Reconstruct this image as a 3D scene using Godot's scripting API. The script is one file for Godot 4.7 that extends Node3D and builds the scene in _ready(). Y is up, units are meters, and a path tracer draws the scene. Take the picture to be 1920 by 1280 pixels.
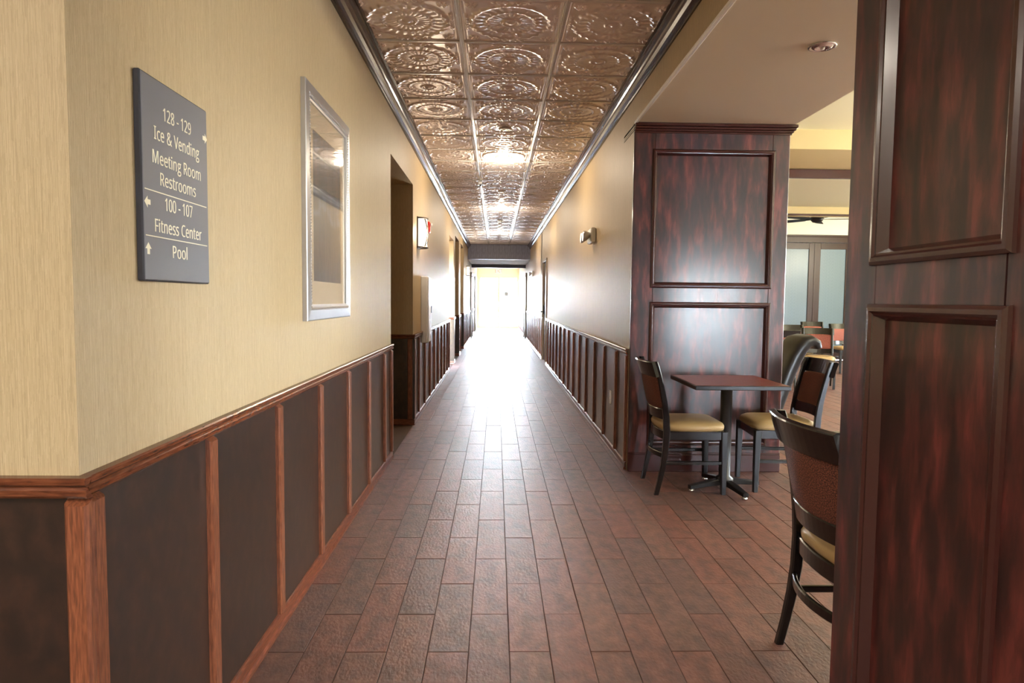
extends Node3D
# A hotel corridor with a dining room opening off it. x is right, y up, the corridor runs along -z.
# Helpers take d = distance along the corridor in front of the camera (z = -d).

const WL := -0.835        # left wallpaper plane
const WR := 1.0           # right wallpaper plane
const CEIL := 2.874
const TILE := 0.595
const PLANK_W := 0.1485
const PLANK_L := 0.5786
const FAR := 14.6         # far wall of the dining room
const END := 29.0         # end wall of the corridor

var M := {}
var rng := RandomNumberGenerator.new()


func _ready() -> void:
	rng.seed = 7
	# ---------------------------------------------------------------- camera
	var cam := Camera3D.new()
	cam.name = "camera"
	cam.transform = Transform3D(Basis(Vector3(0.999661, 0.009939, 0.02406), Vector3(-0.008397, 0.997955, -0.063359), Vector3(-0.024641, 0.063135, 0.997701)), Vector3(0, 1.28, 0))
	cam.fov = 54.45
	cam.near = 0.05
	cam.far = 200.0
	add_child(cam)
	# ---------------------------------------------------------------- sky and exposure
	var sky_look := ProceduralSkyMaterial.new()
	sky_look.sky_top_color = Color(0.80, 0.89, 1.0)
	sky_look.sky_horizon_color = Color(0.93, 0.97, 1.0)
	sky_look.ground_horizon_color = Color(0.85, 0.86, 0.86)
	sky_look.ground_bottom_color = Color(0.6, 0.6, 0.58)
	sky_look.sun_angle_max = 1.0
	var sky := Sky.new()
	sky.sky_material = sky_look
	var env := Environment.new()
	env.background_mode = Environment.BG_SKY
	env.sky = sky
	env.background_energy_multiplier = 300.0
	env.tonemap_mode = Environment.TONE_MAPPER_LINEAR
	env.tonemap_exposure = 1.3
	env.sdfgi_enabled = true
	env.ssao_enabled = true
	env.ssil_enabled = true
	var we := WorldEnvironment.new()
	we.name = "environment"
	we.environment = env
	add_child(we)
	# ---------------------------------------------------------------- lamps that are mostly out of the frame
	for k in 4:
		ceiling_panel([-2.6, -0.4, -2.6, -0.4][k], [-0.6, -0.9, -3.2, -3.2][k], CEIL, 4.0, ["lobby ceiling panel light left of and close behind the viewer", "lobby ceiling panel light directly behind the viewer", "lobby ceiling panel light at the left toward the lobby back wall", "lobby ceiling panel light nearest the glazed entrance"][k])
	for k in 6:
		globe([4.3, 7.2, 5.4, 8.2, 8.4, 7.8][k], [2.6, 2.6, 5.9, 6.4, 9.2, 12.2][k], 2.35, 3.0, ["globe pendant over the dining room nearest the opening", "globe pendant by the first side window", "globe pendant in the middle of the dining room", "globe pendant by the second side window", "globe pendant past the second side window", "globe pendant nearest the frosted doors"][k])
	if M.is_empty():
		make_materials()
	build_shell()
	build_floor()
	build_left_wall()
	build_right_wall()
	build_tin_ceiling()
	build_corridor_end()
	build_wood_columns()
	build_dining_room()
	build_wall_things()
	build_dining_furniture()


# ==================================================================== helpers
func P(x: float, y: float, d: float) -> Vector3:
	return Vector3(x, y, -d)


func numbered(called: String) -> String:
	if not has_node(called):
		return called
	var k := 1
	while has_node("%s_%03d" % [called, k]):
		k += 1
	return "%s_%03d" % [called, k]


func tag(o: Node, label: String, category: String, group := "", kind := "") -> void:
	o.set_meta("label", label)
	o.set_meta("category", category)
	if group != "":
		o.set_meta("group", group)
	if kind != "":
		o.set_meta("kind", kind)


func thing(called: String, at: Vector3, turn := 0.0) -> Node3D:
	var o := Node3D.new()
	o.name = numbered(called)
	add_child(o)
	o.position = at
	o.rotation.y = turn
	return o


func new_st() -> SurfaceTool:
	var st := SurfaceTool.new()
	st.begin(Mesh.PRIMITIVE_TRIANGLES)
	st.set_smooth_group(-1)
	return st


func done(st: SurfaceTool) -> ArrayMesh:
	st.generate_normals()
	return st.commit()


func put(called: String, mesh: Mesh, m: Material, parent: Node = null, at := Vector3.ZERO) -> MeshInstance3D:
	var o := MeshInstance3D.new()
	o.mesh = mesh
	o.material_override = m
	o.position = at
	if parent == null:
		o.name = numbered(called)
		add_child(o)
	else:
		var k := 0
		var n := called
		while parent.has_node(n):
			k += 1
			n = "%s_%03d" % [called, k]
		o.name = n
		parent.add_child(o, true)
	return o


func obj(called: String, st: SurfaceTool, m: Material, parent: Node = null, at := Vector3.ZERO) -> MeshInstance3D:
	return put(called, done(st), m, parent, at)


func struct(called: String, st: SurfaceTool, m: Material, label: String, category: String) -> MeshInstance3D:
	var o := obj(called, st, m)
	tag(o, label, category, "", "structure")
	return o


func tri(st: SurfaceTool, a: Vector3, b: Vector3, c: Vector3, out: Vector3) -> void:
	var n := (a - c).cross(a - b)
	if n.dot(out) < 0.0:
		var t := b
		b = c
		c = t
	for v in [a, b, c]:
		st.add_vertex(v)


func quad(st: SurfaceTool, a: Vector3, b: Vector3, c: Vector3, e: Vector3, out: Vector3) -> void:
	tri(st, a, b, c, out)
	tri(st, a, c, e, out)


# a box from corner lo to corner hi, edges chamfered by bev
func box(st: SurfaceTool, lo: Vector3, hi: Vector3, bev := 0.0) -> void:
	var c := (lo + hi) * 0.5
	var h := (hi - lo).abs() * 0.5
	bev = minf(bev, minf(h.x, minf(h.y, h.z)) * 0.9)
	for ax in 3:
		for s in [-1.0, 1.0]:
			var u := (ax + 1) % 3
			var v := (ax + 2) % 3
			var n := Vector3.ZERO
			n[ax] = s
			var q := []
			for k in [[-1, -1], [1, -1], [1, 1], [-1, 1]]:
				var p := Vector3.ZERO
				p[ax] = s * h[ax]
				p[u] = k[0] * (h[u] - bev)
				p[v] = k[1] * (h[v] - bev)
				q.append(c + p)
			quad(st, q[0], q[1], q[2], q[3], n)
	if bev <= 0.0:
		return
	for ax in 3:
		var u := (ax + 1) % 3
		var v := (ax + 2) % 3
		for su in [-1.0, 1.0]:
			for sv in [-1.0, 1.0]:
				var q := []
				for k in [[-1, 0], [1, 0], [1, 1], [-1, 1]]:
					var p := Vector3.ZERO
					p[ax] = k[0] * (h[ax] - bev)
					p[u] = su * (h[u] - (bev if k[1] == 1 else 0.0))
					p[v] = sv * (h[v] - (0.0 if k[1] == 1 else bev))
					q.append(c + p)
				var n := Vector3.ZERO
				n[u] = su
				n[v] = sv
				quad(st, q[0], q[1], q[2], q[3], n)
	for sx in [-1.0, 1.0]:
		for sy in [-1.0, 1.0]:
			for sz in [-1.0, 1.0]:
				var s := Vector3(sx, sy, sz)
				var b := h - Vector3.ONE * bev
				tri(st, c + s * Vector3(h.x, b.y, b.z), c + s * Vector3(b.x, h.y, b.z), c + s * Vector3(b.x, b.y, h.z), s)


# a box given by its limits in x, y and d
func bx(st: SurfaceTool, x0: float, x1: float, y0: float, y1: float, d0: float, d1: float, bev := 0.0) -> void:
	box(st, Vector3(minf(x0, x1), minf(y0, y1), -maxf(d0, d1)), Vector3(maxf(x0, x1), maxf(y0, y1), -minf(d0, d1)), bev)


# skin over rings of equal length; rings are closed loops
func loft(st: SurfaceTool, rings: Array, caps := true, smooth := true) -> void:
	st.set_smooth_group(0 if smooth else -1)
	var n: int = rings[0].size()
	var mid := []
	for r in rings:
		var c := Vector3.ZERO
		for p in r:
			c += p
		mid.append(c / n)
	for i in rings.size() - 1:
		var c: Vector3 = (mid[i] + mid[i + 1]) * 0.5
		for k in n:
			var a: Vector3 = rings[i][k]
			var b: Vector3 = rings[i][(k + 1) % n]
			var e: Vector3 = rings[i + 1][(k + 1) % n]
			var g: Vector3 = rings[i + 1][k]
			quad(st, a, b, e, g, (a + b + e + g) * 0.25 - c)
	if caps:
		st.set_smooth_group(-1)
		for e in [0, rings.size() - 1]:
			var out: Vector3 = mid[e] - mid[1 if e == 0 else rings.size() - 2]
			for k in n:
				tri(st, mid[e], rings[e][k], rings[e][(k + 1) % n], out)
	st.set_smooth_group(-1)


# revolve (radius, height) pairs round the y axis
func lathe(st: SurfaceTool, prof: Array, seg := 24, at := Vector3.ZERO, smooth := true) -> void:
	st.set_smooth_group(0 if smooth else -1)
	for i in prof.size() - 1:
		var p: Vector2 = prof[i]
		var q: Vector2 = prof[i + 1]
		for k in seg:
			var a := TAU * k / seg
			var b := TAU * (k + 1) / seg
			var pa := at + Vector3(cos(a) * p.x, p.y, sin(a) * p.x)
			var pb := at + Vector3(cos(b) * p.x, p.y, sin(b) * p.x)
			var qa := at + Vector3(cos(a) * q.x, q.y, sin(a) * q.x)
			var qb := at + Vector3(cos(b) * q.x, q.y, sin(b) * q.x)
			var m := (a + b) * 0.5
			var t := q - p
			var out := Vector3(cos(m) * -t.y, t.x, sin(m) * -t.y)
			if p.x > 1e-6:
				tri(st, pa, pb, qb if q.x > 1e-6 else qa, out)
			if q.x > 1e-6:
				tri(st, pa, qb, qa, out)
	st.set_smooth_group(-1)


# round tube along points
func tube(st: SurfaceTool, pts: Array, radius: float, seg := 8) -> void:
	var rings := []
	for i in pts.size():
		var t: Vector3 = (pts[mini(i + 1, pts.size() - 1)] - pts[maxi(i - 1, 0)]).normalized()
		var up := Vector3.UP if absf(t.y) < 0.9 else Vector3.RIGHT
		var a := t.cross(up).normalized()
		var b := t.cross(a).normalized()
		var r := PackedVector3Array()
		for k in seg:
			r.append(pts[i] + (a * cos(TAU * k / seg) + b * sin(TAU * k / seg)) * radius)
		rings.append(r)
	loft(st, rings)


# a profile of (out, up) pairs swept along a straight line; out is the direction it projects
func strip(st: SurfaceTool, prof: Array, from: Vector3, to: Vector3, out: Vector3) -> void:
	for i in prof.size() - 1:
		var a: Vector3 = out * prof[i].x + Vector3.UP * prof[i].y
		var b: Vector3 = out * prof[i + 1].x + Vector3.UP * prof[i + 1].y
		var t: Vector2 = prof[i + 1] - prof[i]
		var n := out * t.y - Vector3.UP * t.x
		quad(st, from + a, from + b, to + b, to + a, n)
	var mid := Vector2.ZERO
	for p in prof:
		mid += p
	mid /= prof.size()
	for e in [from, to]:
		var way: Vector3 = (from - to) if e == from else (to - from)
		for i in prof.size() - 1:
			tri(st, e + out * mid.x + Vector3.UP * mid.y, e + out * prof[i].x + Vector3.UP * prof[i].y, e + out * prof[i + 1].x + Vector3.UP * prof[i + 1].y, way)


# ==================================================================== materials
func noise_tex(seed_: int, freq: float, colors: Array, octaves := 4, size := 512, kind := FastNoiseLite.TYPE_SIMPLEX_SMOOTH, warp := 0.0) -> NoiseTexture2D:
	var n := FastNoiseLite.new()
	n.seed = seed_
	n.noise_type = kind
	n.frequency = freq
	n.fractal_octaves = octaves
	n.fractal_gain = 0.55
	if warp > 0.0:
		n.domain_warp_enabled = true
		n.domain_warp_amplitude = warp
		n.domain_warp_frequency = freq * 0.7
	var t := NoiseTexture2D.new()
	t.width = size
	t.height = size
	t.seamless = true
	t.noise = n
	if colors.size():
		var g := Gradient.new()
		var offs := PackedFloat32Array()
		var cols := PackedColorArray()
		for i in colors.size():
			offs.append(0.15 + 0.7 * i / maxf(1.0, colors.size() - 1.0))
			cols.append(colors[i])
		g.offsets = offs
		g.colors = cols
		t.color_ramp = g
	return t


# upright threads of random length in straw and tan, as a woven wallpaper
func thread_image() -> ImageTexture:
	var n := 768
	var data := PackedByteArray()
	data.resize(n * n * 3)
	var lo := rgb(164, 143, 109)
	var hi := rgb(202, 181, 144)
	for x in n:
		var y := 0
		var lane := rng.randf_range(0.3, 0.7)
		while y < n:
			var run := rng.randi_range(6, 60)
			var c := lo.lerp(hi, clampf(lane + rng.randf_range(-0.3, 0.3), 0.0, 1.0))
			for k in mini(run, n - y):
				var i := ((y + k) * n + x) * 3
				data[i] = int(c.r * 255.0)
				data[i + 1] = int(c.g * 255.0)
				data[i + 2] = int(c.b * 255.0)
			y += run
	return ImageTexture.create_from_image(Image.create_from_data(n, n, false, Image.FORMAT_RGB8, data))


func mat(color: Color, rough := 0.5, metal := 0.0, tex: Texture2D = null, scale := Vector3.ONE) -> StandardMaterial3D:
	var m := StandardMaterial3D.new()
	m.albedo_color = color
	m.roughness = rough
	m.metallic = metal
	if tex:
		m.albedo_texture = tex
	m.uv1_triplanar = true
	m.uv1_triplanar_sharpness = 8.0
	m.uv1_scale = scale
	return m


func bump(m: StandardMaterial3D, tex: Texture2D, depth_cm: float) -> void:
	m.heightmap_enabled = true
	m.heightmap_texture = tex
	m.heightmap_scale = depth_cm


func rgb(r: int, g: int, b: int) -> Color:
	return Color(r / 255.0, g / 255.0, b / 255.0)


func make_materials() -> void:
	# wallpaper: upright threads of straw and tan
	var paper := thread_image()
	M.paper = mat(Color.WHITE, 0.55, 0.0, paper, Vector3(1.9, 1.6, 1.9))
	M.paper.uv1_world_triplanar = true
	M.paint = mat(rgb(240, 238, 208), 0.7)
	M.paint_tan = mat(rgb(214, 196, 148), 0.7)
	M.soffit = mat(rgb(224, 212, 188), 0.75)
	M.white_paint = mat(rgb(236, 236, 230), 0.6)
	M.bead = mat(rgb(250, 249, 246), 0.4)
	# stained wood of the wainscot
	var fleck := noise_tex(21, 0.02, [rgb(30, 18, 13), rgb(41, 25, 18), rgb(54, 33, 24)], 5, 512, FastNoiseLite.TYPE_SIMPLEX_SMOOTH, 20.0)
	M.panel = mat(Color.WHITE, 0.38, 0.0, fleck, Vector3(1.3, 0.9, 1.3))
	M.panel.uv1_world_triplanar = true
	M.panel.clearcoat_enabled = true
	M.panel.clearcoat = 0.9
	M.panel.clearcoat_roughness = 0.18
	var grain := noise_tex(22, 0.03, [rgb(92, 50, 33), rgb(124, 72, 48), rgb(150, 92, 64)], 5, 512, FastNoiseLite.TYPE_SIMPLEX_SMOOTH, 10.0)
	M.batten = mat(Color.WHITE, 0.3, 0.0, grain, Vector3(9.0, 0.8, 9.0))
	M.batten.uv1_world_triplanar = true
	M.rail = mat(rgb(215, 205, 195), 0.24, 0.0, grain, Vector3(0.9, 9.0, 0.9))
	M.rail.uv1_world_triplanar = true
	M.base = mat(rgb(230, 210, 200), 0.32, 0.0, grain, Vector3(0.9, 9.0, 0.9))
	M.base.uv1_world_triplanar = true
	M.crown = mat(rgb(52, 30, 27), 0.2)
	M.header = mat(rgb(124, 127, 152), 0.4, 0.0, noise_tex(25, 0.03, [rgb(190, 185, 190), Color.WHITE], 3, 256), Vector3(6.0, 0.5, 6.0))
	# mahogany with a lacquer coat
	var maho := noise_tex(31, 0.012, [rgb(40, 17, 16), rgb(56, 23, 21), rgb(82, 33, 30), rgb(116, 50, 44)], 6, 1024, FastNoiseLite.TYPE_SIMPLEX_SMOOTH, 30.0)
	M.maho = mat(Color.WHITE, 0.5, 0.0, maho, Vector3(0.9, 0.2, 0.9))
	M.maho.uv1_world_triplanar = true
	M.maho.clearcoat_enabled = true
	M.maho.clearcoat = 0.7
	M.maho.clearcoat_roughness = 0.2
	M.casing = mat(rgb(50, 26, 24), 0.4)
	M.maho_trim = mat(rgb(66, 30, 27), 0.26)
	M.maho_trim.clearcoat_enabled = true
	M.maho_trim.clearcoat = 0.5
	M.maho_trim.clearcoat_roughness = 0.15
	# floor: eight tones of wood-look tile
	var tile := noise_tex(41, 0.011, [rgb(186, 174, 166), rgb(212, 196, 186), rgb(228, 206, 194), rgb(246, 228, 216)], 5, 512, FastNoiseLite.TYPE_SIMPLEX_SMOOTH, 24.0)
	var relief := noise_tex(42, 0.05, [], 4, 512)
	M.plank = []
	for k in 8:
		var tone: Color = [rgb(130, 96, 88), rgb(124, 90, 83), rgb(136, 97, 88), rgb(122, 96, 90), rgb(132, 100, 90), rgb(140, 104, 95), rgb(118, 93, 88), rgb(134, 94, 84)][k]
		var m := mat(tone, 0.5, 0.0, tile, Vector3(2.2, 2.2, 1.3))
		m.uv1_offset = Vector3(0.37 * k, 0.0, 0.23 * k)
		bump(m, relief, 0.12)
		M.plank.append(m)
	for m in M.plank:
		m.metallic_specular = 0.6
	M.plank_field = mat(rgb(130, 96, 88), 0.5, 0.0, tile, Vector3(2.2, 2.2, 1.3))
	M.plank_field.metallic_specular = 0.6
	bump(M.plank_field, relief, 0.1)
	M.grout = mat(rgb(84, 66, 58), 0.8)
	M.concrete = mat(rgb(214, 212, 206), 0.9)
	M.mat_floor = mat(rgb(206, 188, 176), 0.8)
	# metals
	M.tin = mat(rgb(244, 229, 220), 0.25, 0.4)
	M.tin.uv1_triplanar = false
	M.tbar = mat(rgb(222, 217, 210), 0.25, 0.4)
	M.silver = mat(rgb(200, 202, 208), 0.3, 0.85)
	M.chrome = mat(rgb(225, 225, 228), 0.12, 1.0)
	M.bronze = mat(rgb(84, 76, 68), 0.35, 0.8)
	M.dark_metal = mat(rgb(34, 33, 36), 0.4, 0.6)
	# things
	M.sign_face = mat(rgb(112, 113, 122), 0.35)
	M.sign_edge = mat(rgb(46, 46, 54), 0.5)
	M.letter = mat(rgb(238, 232, 212), 0.6)
	M.mat_board = mat(rgb(222, 200, 168), 0.8)
	M.glass = mat(Color(0.9, 0.95, 0.95, 0.06), 0.03)
	M.glass.transparency = BaseMaterial3D.TRANSPARENCY_ALPHA
	M.tinted = mat(Color(0.12, 0.13, 0.13, 0.5), 0.03)
	M.tinted.transparency = BaseMaterial3D.TRANSPARENCY_ALPHA
	M.white = mat(rgb(232, 232, 232), 0.45)
	M.plastic = mat(rgb(226, 224, 216), 0.4)
	M.red = mat(rgb(196, 40, 34), 0.35)
	M.black = mat(rgb(20, 17, 17), 0.2)
	M.black.clearcoat_enabled = true
	M.black.clearcoat = 0.35
	M.black.clearcoat_roughness = 0.12
	M.leg_grey = mat(rgb(24, 22, 23), 0.36)
	M.vinyl = mat(rgb(176, 148, 102), 0.36)
	M.cloth = mat(Color.WHITE, 0.7, 0.0, noise_tex(51, 0.06, [rgb(58, 32, 26), rgb(84, 47, 37), rgb(116, 66, 50), rgb(146, 88, 66)], 3, 512, FastNoiseLite.TYPE_SIMPLEX), Vector3(4.5, 4.5, 4.5))
	M.cloth_red = mat(Color.WHITE, 0.7, 0.0, noise_tex(52, 0.06, [rgb(116, 58, 48), rgb(142, 76, 62), rgb(168, 98, 80)], 3, 256), Vector3(5.0, 5.0, 5.0))
	M.table_top = mat(Color.WHITE, 0.3, 0.0, noise_tex(53, 0.02, [rgb(84, 34, 24), rgb(112, 50, 36), rgb(132, 64, 46)], 5, 512), Vector3(1.0, 3.0, 6.0))
	M.leather = mat(rgb(34, 31, 30), 0.3)
	M.leather.metallic_specular = 0.4
	M.lens_off = mat(rgb(236, 232, 222), 0.4)
	M.lens_lit = glow(rgb(255, 246, 230), 14.0)
	M.shade_lit = glow(rgb(255, 246, 232), 0.9)
	M.globe_lit = glow(rgb(255, 244, 220), 3.0)
	M.panel_lit = glow(rgb(255, 240, 215), 4.0)
	M.exit_lit = glow(rgb(235, 40, 30), 0.6)
	M.frost = mat(rgb(126, 146, 164), 0.35, 0.0, noise_tex(61, 0.08, [rgb(205, 215, 220), Color.WHITE], 3, 256), Vector3(1.0, 14.0, 1.0))
	M.frost.backlight_enabled = true
	M.frost.backlight = Color(0.22, 0.22, 0.22)
	M.door_wood = mat(rgb(82, 50, 38), 0.22, 0.0, grain, Vector3(2.0, 0.5, 2.0))
	M.frame_paint = mat(rgb(150, 132, 108), 0.35)
	M.orange_wall = mat(rgb(230, 204, 172), 0.7)


func glow(c: Color, energy: float) -> StandardMaterial3D:
	var m := mat(c, 0.5)
	m.emission_enabled = true
	m.emission = c
	m.emission_energy_multiplier = energy
	return m


# ==================================================================== lamps
func ceiling_panel(x: float, d: float, y: float, energy: float, label: String) -> void:
	if M.is_empty():
		make_materials()
	var t := thing("ceiling_panel_light", P(x, y, d))
	tag(t, label, "ceiling light", "square ceiling light panels")
	var st := new_st()
	for s in [-1.0, 1.0]:
		box(st, Vector3(s * 0.3 - 0.015, -0.02, -0.3), Vector3(s * 0.3 + 0.015, 0.0, 0.3), 0.003)
		box(st, Vector3(-0.3, -0.02, s * 0.3 - 0.015), Vector3(0.3, 0.0, s * 0.3 + 0.015), 0.003)
	obj("frame", st, M.white, t)
	st = new_st()
	box(st, Vector3(-0.285, -0.01, -0.285), Vector3(0.285, -0.002, 0.285))
	obj("diffuser", st, M.panel_lit, t)
	var l := AreaLight3D.new()
	l.name = "panel_lamp"
	l.area_size = Vector2(0.56, 0.56)
	l.light_energy = energy
	l.light_color = rgb(255, 244, 226)
	l.area_range = 20.0
	l.area_attenuation = 2.0
	l.shadow_enabled = true
	l.position = Vector3(0, -0.03, 0)
	l.rotation.x = -PI / 2
	t.add_child(l)


func globe(x: float, d: float, y: float, energy: float, label: String) -> void:
	var t := thing("globe_pendant", P(x, y, d))
	tag(t, label, "pendant lamp", "globe pendants in the dining room")
	var st := new_st()
	var prof := []
	for i in 13:
		prof.append(Vector2(0.13 * sin(PI * i / 12), -0.13 * cos(PI * i / 12)))
	lathe(st, prof, 24)
	obj("globe_shade", st, M.globe_lit, t)
	st = new_st()
	tube(st, [Vector3(0, 0.128, 0), Vector3(0, 3.2 - y, 0)], 0.008, 8)
	lathe(st, [Vector2(0.0, 3.19 - y), Vector2(0.06, 3.19 - y), Vector2(0.05, 3.215 - y), Vector2(0.0, 3.22 - y)], 16)
	obj("rod", st, M.dark_metal, t)
	var l := OmniLight3D.new()
	l.name = "lamp"
	l.light_energy = energy
	l.light_color = rgb(255, 246, 222)
	l.light_size = 0.12
	l.omni_range = 14.0
	l.omni_attenuation = 2.0
	l.shadow_enabled = true
	t.add_child(l)


func downlight(called: String, x: float, d: float, y: float, radius: float, lit: bool, energy: float, label: String, group: String) -> void:
	var t := thing(called, P(x, y, d))
	tag(t, label, "ceiling light" if lit else "ceiling disc", group)
	var st := new_st()
	lathe(st, [Vector2(radius * 0.78, 0.0), Vector2(radius * 0.8, -0.012), Vector2(radius, -0.008), Vector2(radius * 1.02, 0.0)].duplicate(), 28)
	obj("trim_ring", st, M.tbar, t)
	st = new_st()
	var deep := 0.038 if lit else 0.012
	lathe(st, [Vector2(0.0, -deep), Vector2(radius * 0.35, -deep * 0.93), Vector2(radius * 0.6, -deep * 0.7), Vector2(radius * 0.8, -0.003)], 28)
	obj("lens", st, M.lens_lit if lit else M.lens_off, t)
	if lit:
		var l := OmniLight3D.new()
		l.name = "lamp"
		l.light_energy = energy
		l.light_color = rgb(255, 236, 208)
		l.light_size = 0.035
		l.omni_range = 12.0
		l.omni_attenuation = 2.0
		l.shadow_enabled = true
		l.position = Vector3(0, -0.085, 0)
		t.add_child(l)


# ==================================================================== the shell of the rooms
func build_shell() -> void:
	# outside ground, seen through the glass doors
	var st := new_st()
	bx(st, -40.0, 60.0, -0.4, -0.12, -50.0, 90.0)
	struct("ground", st, M.concrete, "pale concrete ground outside the building beyond the glass doors", "ground")
	# lobby and corridor ceiling slab; the tin tiles hang from it
	st = new_st()
	bx(st, -6.0, WR + 0.02, CEIL, 3.5, -6.0, 2.44)
	bx(st, WL - 0.2, WR + 0.02, CEIL + 0.03, 3.5, 2.44, 19.7)
	struct("ceiling_lobby", st, M.white_paint, "flat white ceiling slab above the lobby and the corridor", "ceiling")
	# the thick beam over the opening between corridor and dining room
	st = new_st()
	bx(st, WR, 2.166, 2.57, 3.5, -6.0, 4.925)
	bx(st, WR + 0.15, 2.166, 2.57, 3.5, 4.925, 5.3)
	var sof := struct("ceiling_soffit", st, M.soffit, "low beige soffit over the wide opening to the dining room", "ceiling")
	st = new_st()
	bx(st, WR - 0.004, WR + 0.018, 2.564, 2.584, -1.0, 4.9, 0.004)
	obj("corner_bead", st, M.bead, sof)
	st = new_st()
	bx(st, WR - 0.001, WR, 2.582, CEIL, -1.0, 4.93)
	obj("wallpaper_strip", st, M.paper, sof)
	# dining room ceiling
	st = new_st()
	bx(st, 1.0, 9.6, 3.22, 3.5, -6.0, FAR + 0.2)
	struct("ceiling_dining", st, M.paint, "high cream ceiling of the dining room", "ceiling")
	st = new_st()
	bx(st, 1.15, 9.5, 3.0, 3.25, 7.5, 8.7)
	struct("ceiling_beam", st, M.paint_tan, "tan dropped beam across the dining room ceiling above the brown trim", "beam")
	st = new_st()
	bx(st, 1.15, 9.5, 2.885, 3.25, 8.62, 11.15)
	var tray := struct("ceiling_tray", st, M.paint, "cream dropped ceiling tray behind the brown trim board", "ceiling")
	st = new_st()
	bx(st, 1.15, 9.5, 2.88, 2.995, 8.58, 8.62, 0.004)
	var t := struct("trim_beam", st, M.maho_trim, "brown wooden trim board along the dropped tray of the dining room", "trim")
	st = new_st()
	bx(st, 1.15, 9.5, 2.74, 3.25, 11.15, 11.35)
	struct("ceiling_drop", st, M.paint_tan, "narrow tan drop beam behind which the ceiling fan hangs", "beam")
	st = new_st()
	bx(st, 1.15, 9.5, 2.735, 2.765, 11.13, 11.15, 0.003)
	struct("trim_drop", st, M.maho_trim, "thin dark trim along the lower edge of the drop beam", "trim")
	# outer walls, out of the frame, with window openings that let the daylight in
	st = new_st()
	wall_d(st, -6.2, 9.7, -6.2, -6.0, 3.5, [[3.9, 5.9, 0.0, 1.9]])
	struct("wall_back", st, M.paint, "cream lobby wall with windows behind the camera", "wall")
	st = new_st()
	wall_x(st, 9.5, 9.7, -6.2, FAR + 0.2, 3.5, [[1.5, 3.3, 0.8, 2.2], [7.0, 8.8, 0.8, 2.2]])
	struct("wall_right_outer", st, M.paint, "cream outer wall with windows on the far side of the dining room", "wall")
	st = new_st()
	bx(st, -6.2, -6.0, -0.1, 3.5, -6.2, 1.55)
	struct("wall_left_lobby", st, M.paint, "cream side wall of the lobby", "wall")
	glazing("window_1", 3.9, 5.9, 0.0, 1.9, -6.1, 2, "glazed lobby entrance behind the camera")
	for k in 2:
		var d0: float = [1.5, 7.0][k]
		side_window("window_%d" % (k + 2), 9.6, d0, d0 + 1.8, 0.8, 2.2, ["dining room side window nearest the lobby", "dining room side window nearest the far doors"][k])


# a wall lying along x between d0 and d1 with openings [x0, x1, y0, y1]
func wall_d(st: SurfaceTool, x0: float, x1: float, d0: float, d1: float, top: float, holes: Array) -> void:
	holes.sort_custom(func(a, b): return a[0] < b[0])
	var x := x0
	for h in holes:
		bx(st, x, h[0], -0.1, top, d0, d1)
		if h[2] > 0.0:
			bx(st, h[0], h[1], -0.1, h[2], d0, d1)
		bx(st, h[0], h[1], h[3], top, d0, d1)
		x = h[1]
	bx(st, x, x1, -0.1, top, d0, d1)


# a wall lying along d between x0 and x1 with openings [d0, d1, y0, y1]
func wall_x(st: SurfaceTool, x0: float, x1: float, d0: float, d1: float, top: float, holes: Array) -> void:
	var d := d0
	for h in holes:
		bx(st, x0, x1, -0.1, top, d, h[0])
		if h[2] > 0.0:
			bx(st, x0, x1, -0.1, h[2], h[0], h[1])
		bx(st, x0, x1, h[3], top, h[0], h[1])
		d = h[1]
	bx(st, x0, x1, -0.1, top, d, d1)


func glazing(called: String, x0: float, x1: float, y0: float, y1: float, d: float, n: int, label: String) -> void:
	var t := thing(called, P(x0, y0, d))
	tag(t, label, "window", "", "structure")
	var w := x1 - x0
	var h := y1 - y0
	var st := new_st()
	for k in n + 1:
		box(st, Vector3(w * k / n - 0.04, 0, -0.05), Vector3(w * k / n + 0.04, h, 0.05), 0.006)
	box(st, Vector3(0, h - 0.07, -0.05), Vector3(w, h, 0.05), 0.006)
	box(st, Vector3(0, 0, -0.05), Vector3(w, 0.07, 0.05), 0.006)
	obj("window_frame", st, M.maho_trim, t)
	for k in n:
		st = new_st()
		box(st, Vector3(w * k / n + 0.04, 0.07, -0.003), Vector3(w * (k + 1) / n - 0.04, h - 0.07, 0.003))
		obj("pane", st, M.tinted, t)


func side_window(called: String, x: float, d0: float, d1: float, y0: float, y1: float, label: String) -> void:
	var t := thing(called, P(x, y0, d0))
	tag(t, label, "window", "", "structure")
	var w := d1 - d0
	var h := y1 - y0
	var st := new_st()
	for k in 4:
		box(st, Vector3(-0.05, 0, -w * k / 3 - 0.04), Vector3(0.05, h, -w * k / 3 + 0.04), 0.006)
	box(st, Vector3(-0.05, h - 0.07, -w), Vector3(0.05, h, 0), 0.006)
	box(st, Vector3(-0.05, 0, -w), Vector3(0.05, 0.07, 0), 0.006)
	obj("window_frame", st, M.maho_trim, t)
	for k in 3:
		st = new_st()
		box(st, Vector3(-0.003, 0.07, -w * (k + 1) / 3 + 0.04), Vector3(0.003, h - 0.07, -w * k / 3 - 0.04))
		obj("pane", st, M.tinted, t)


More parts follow.
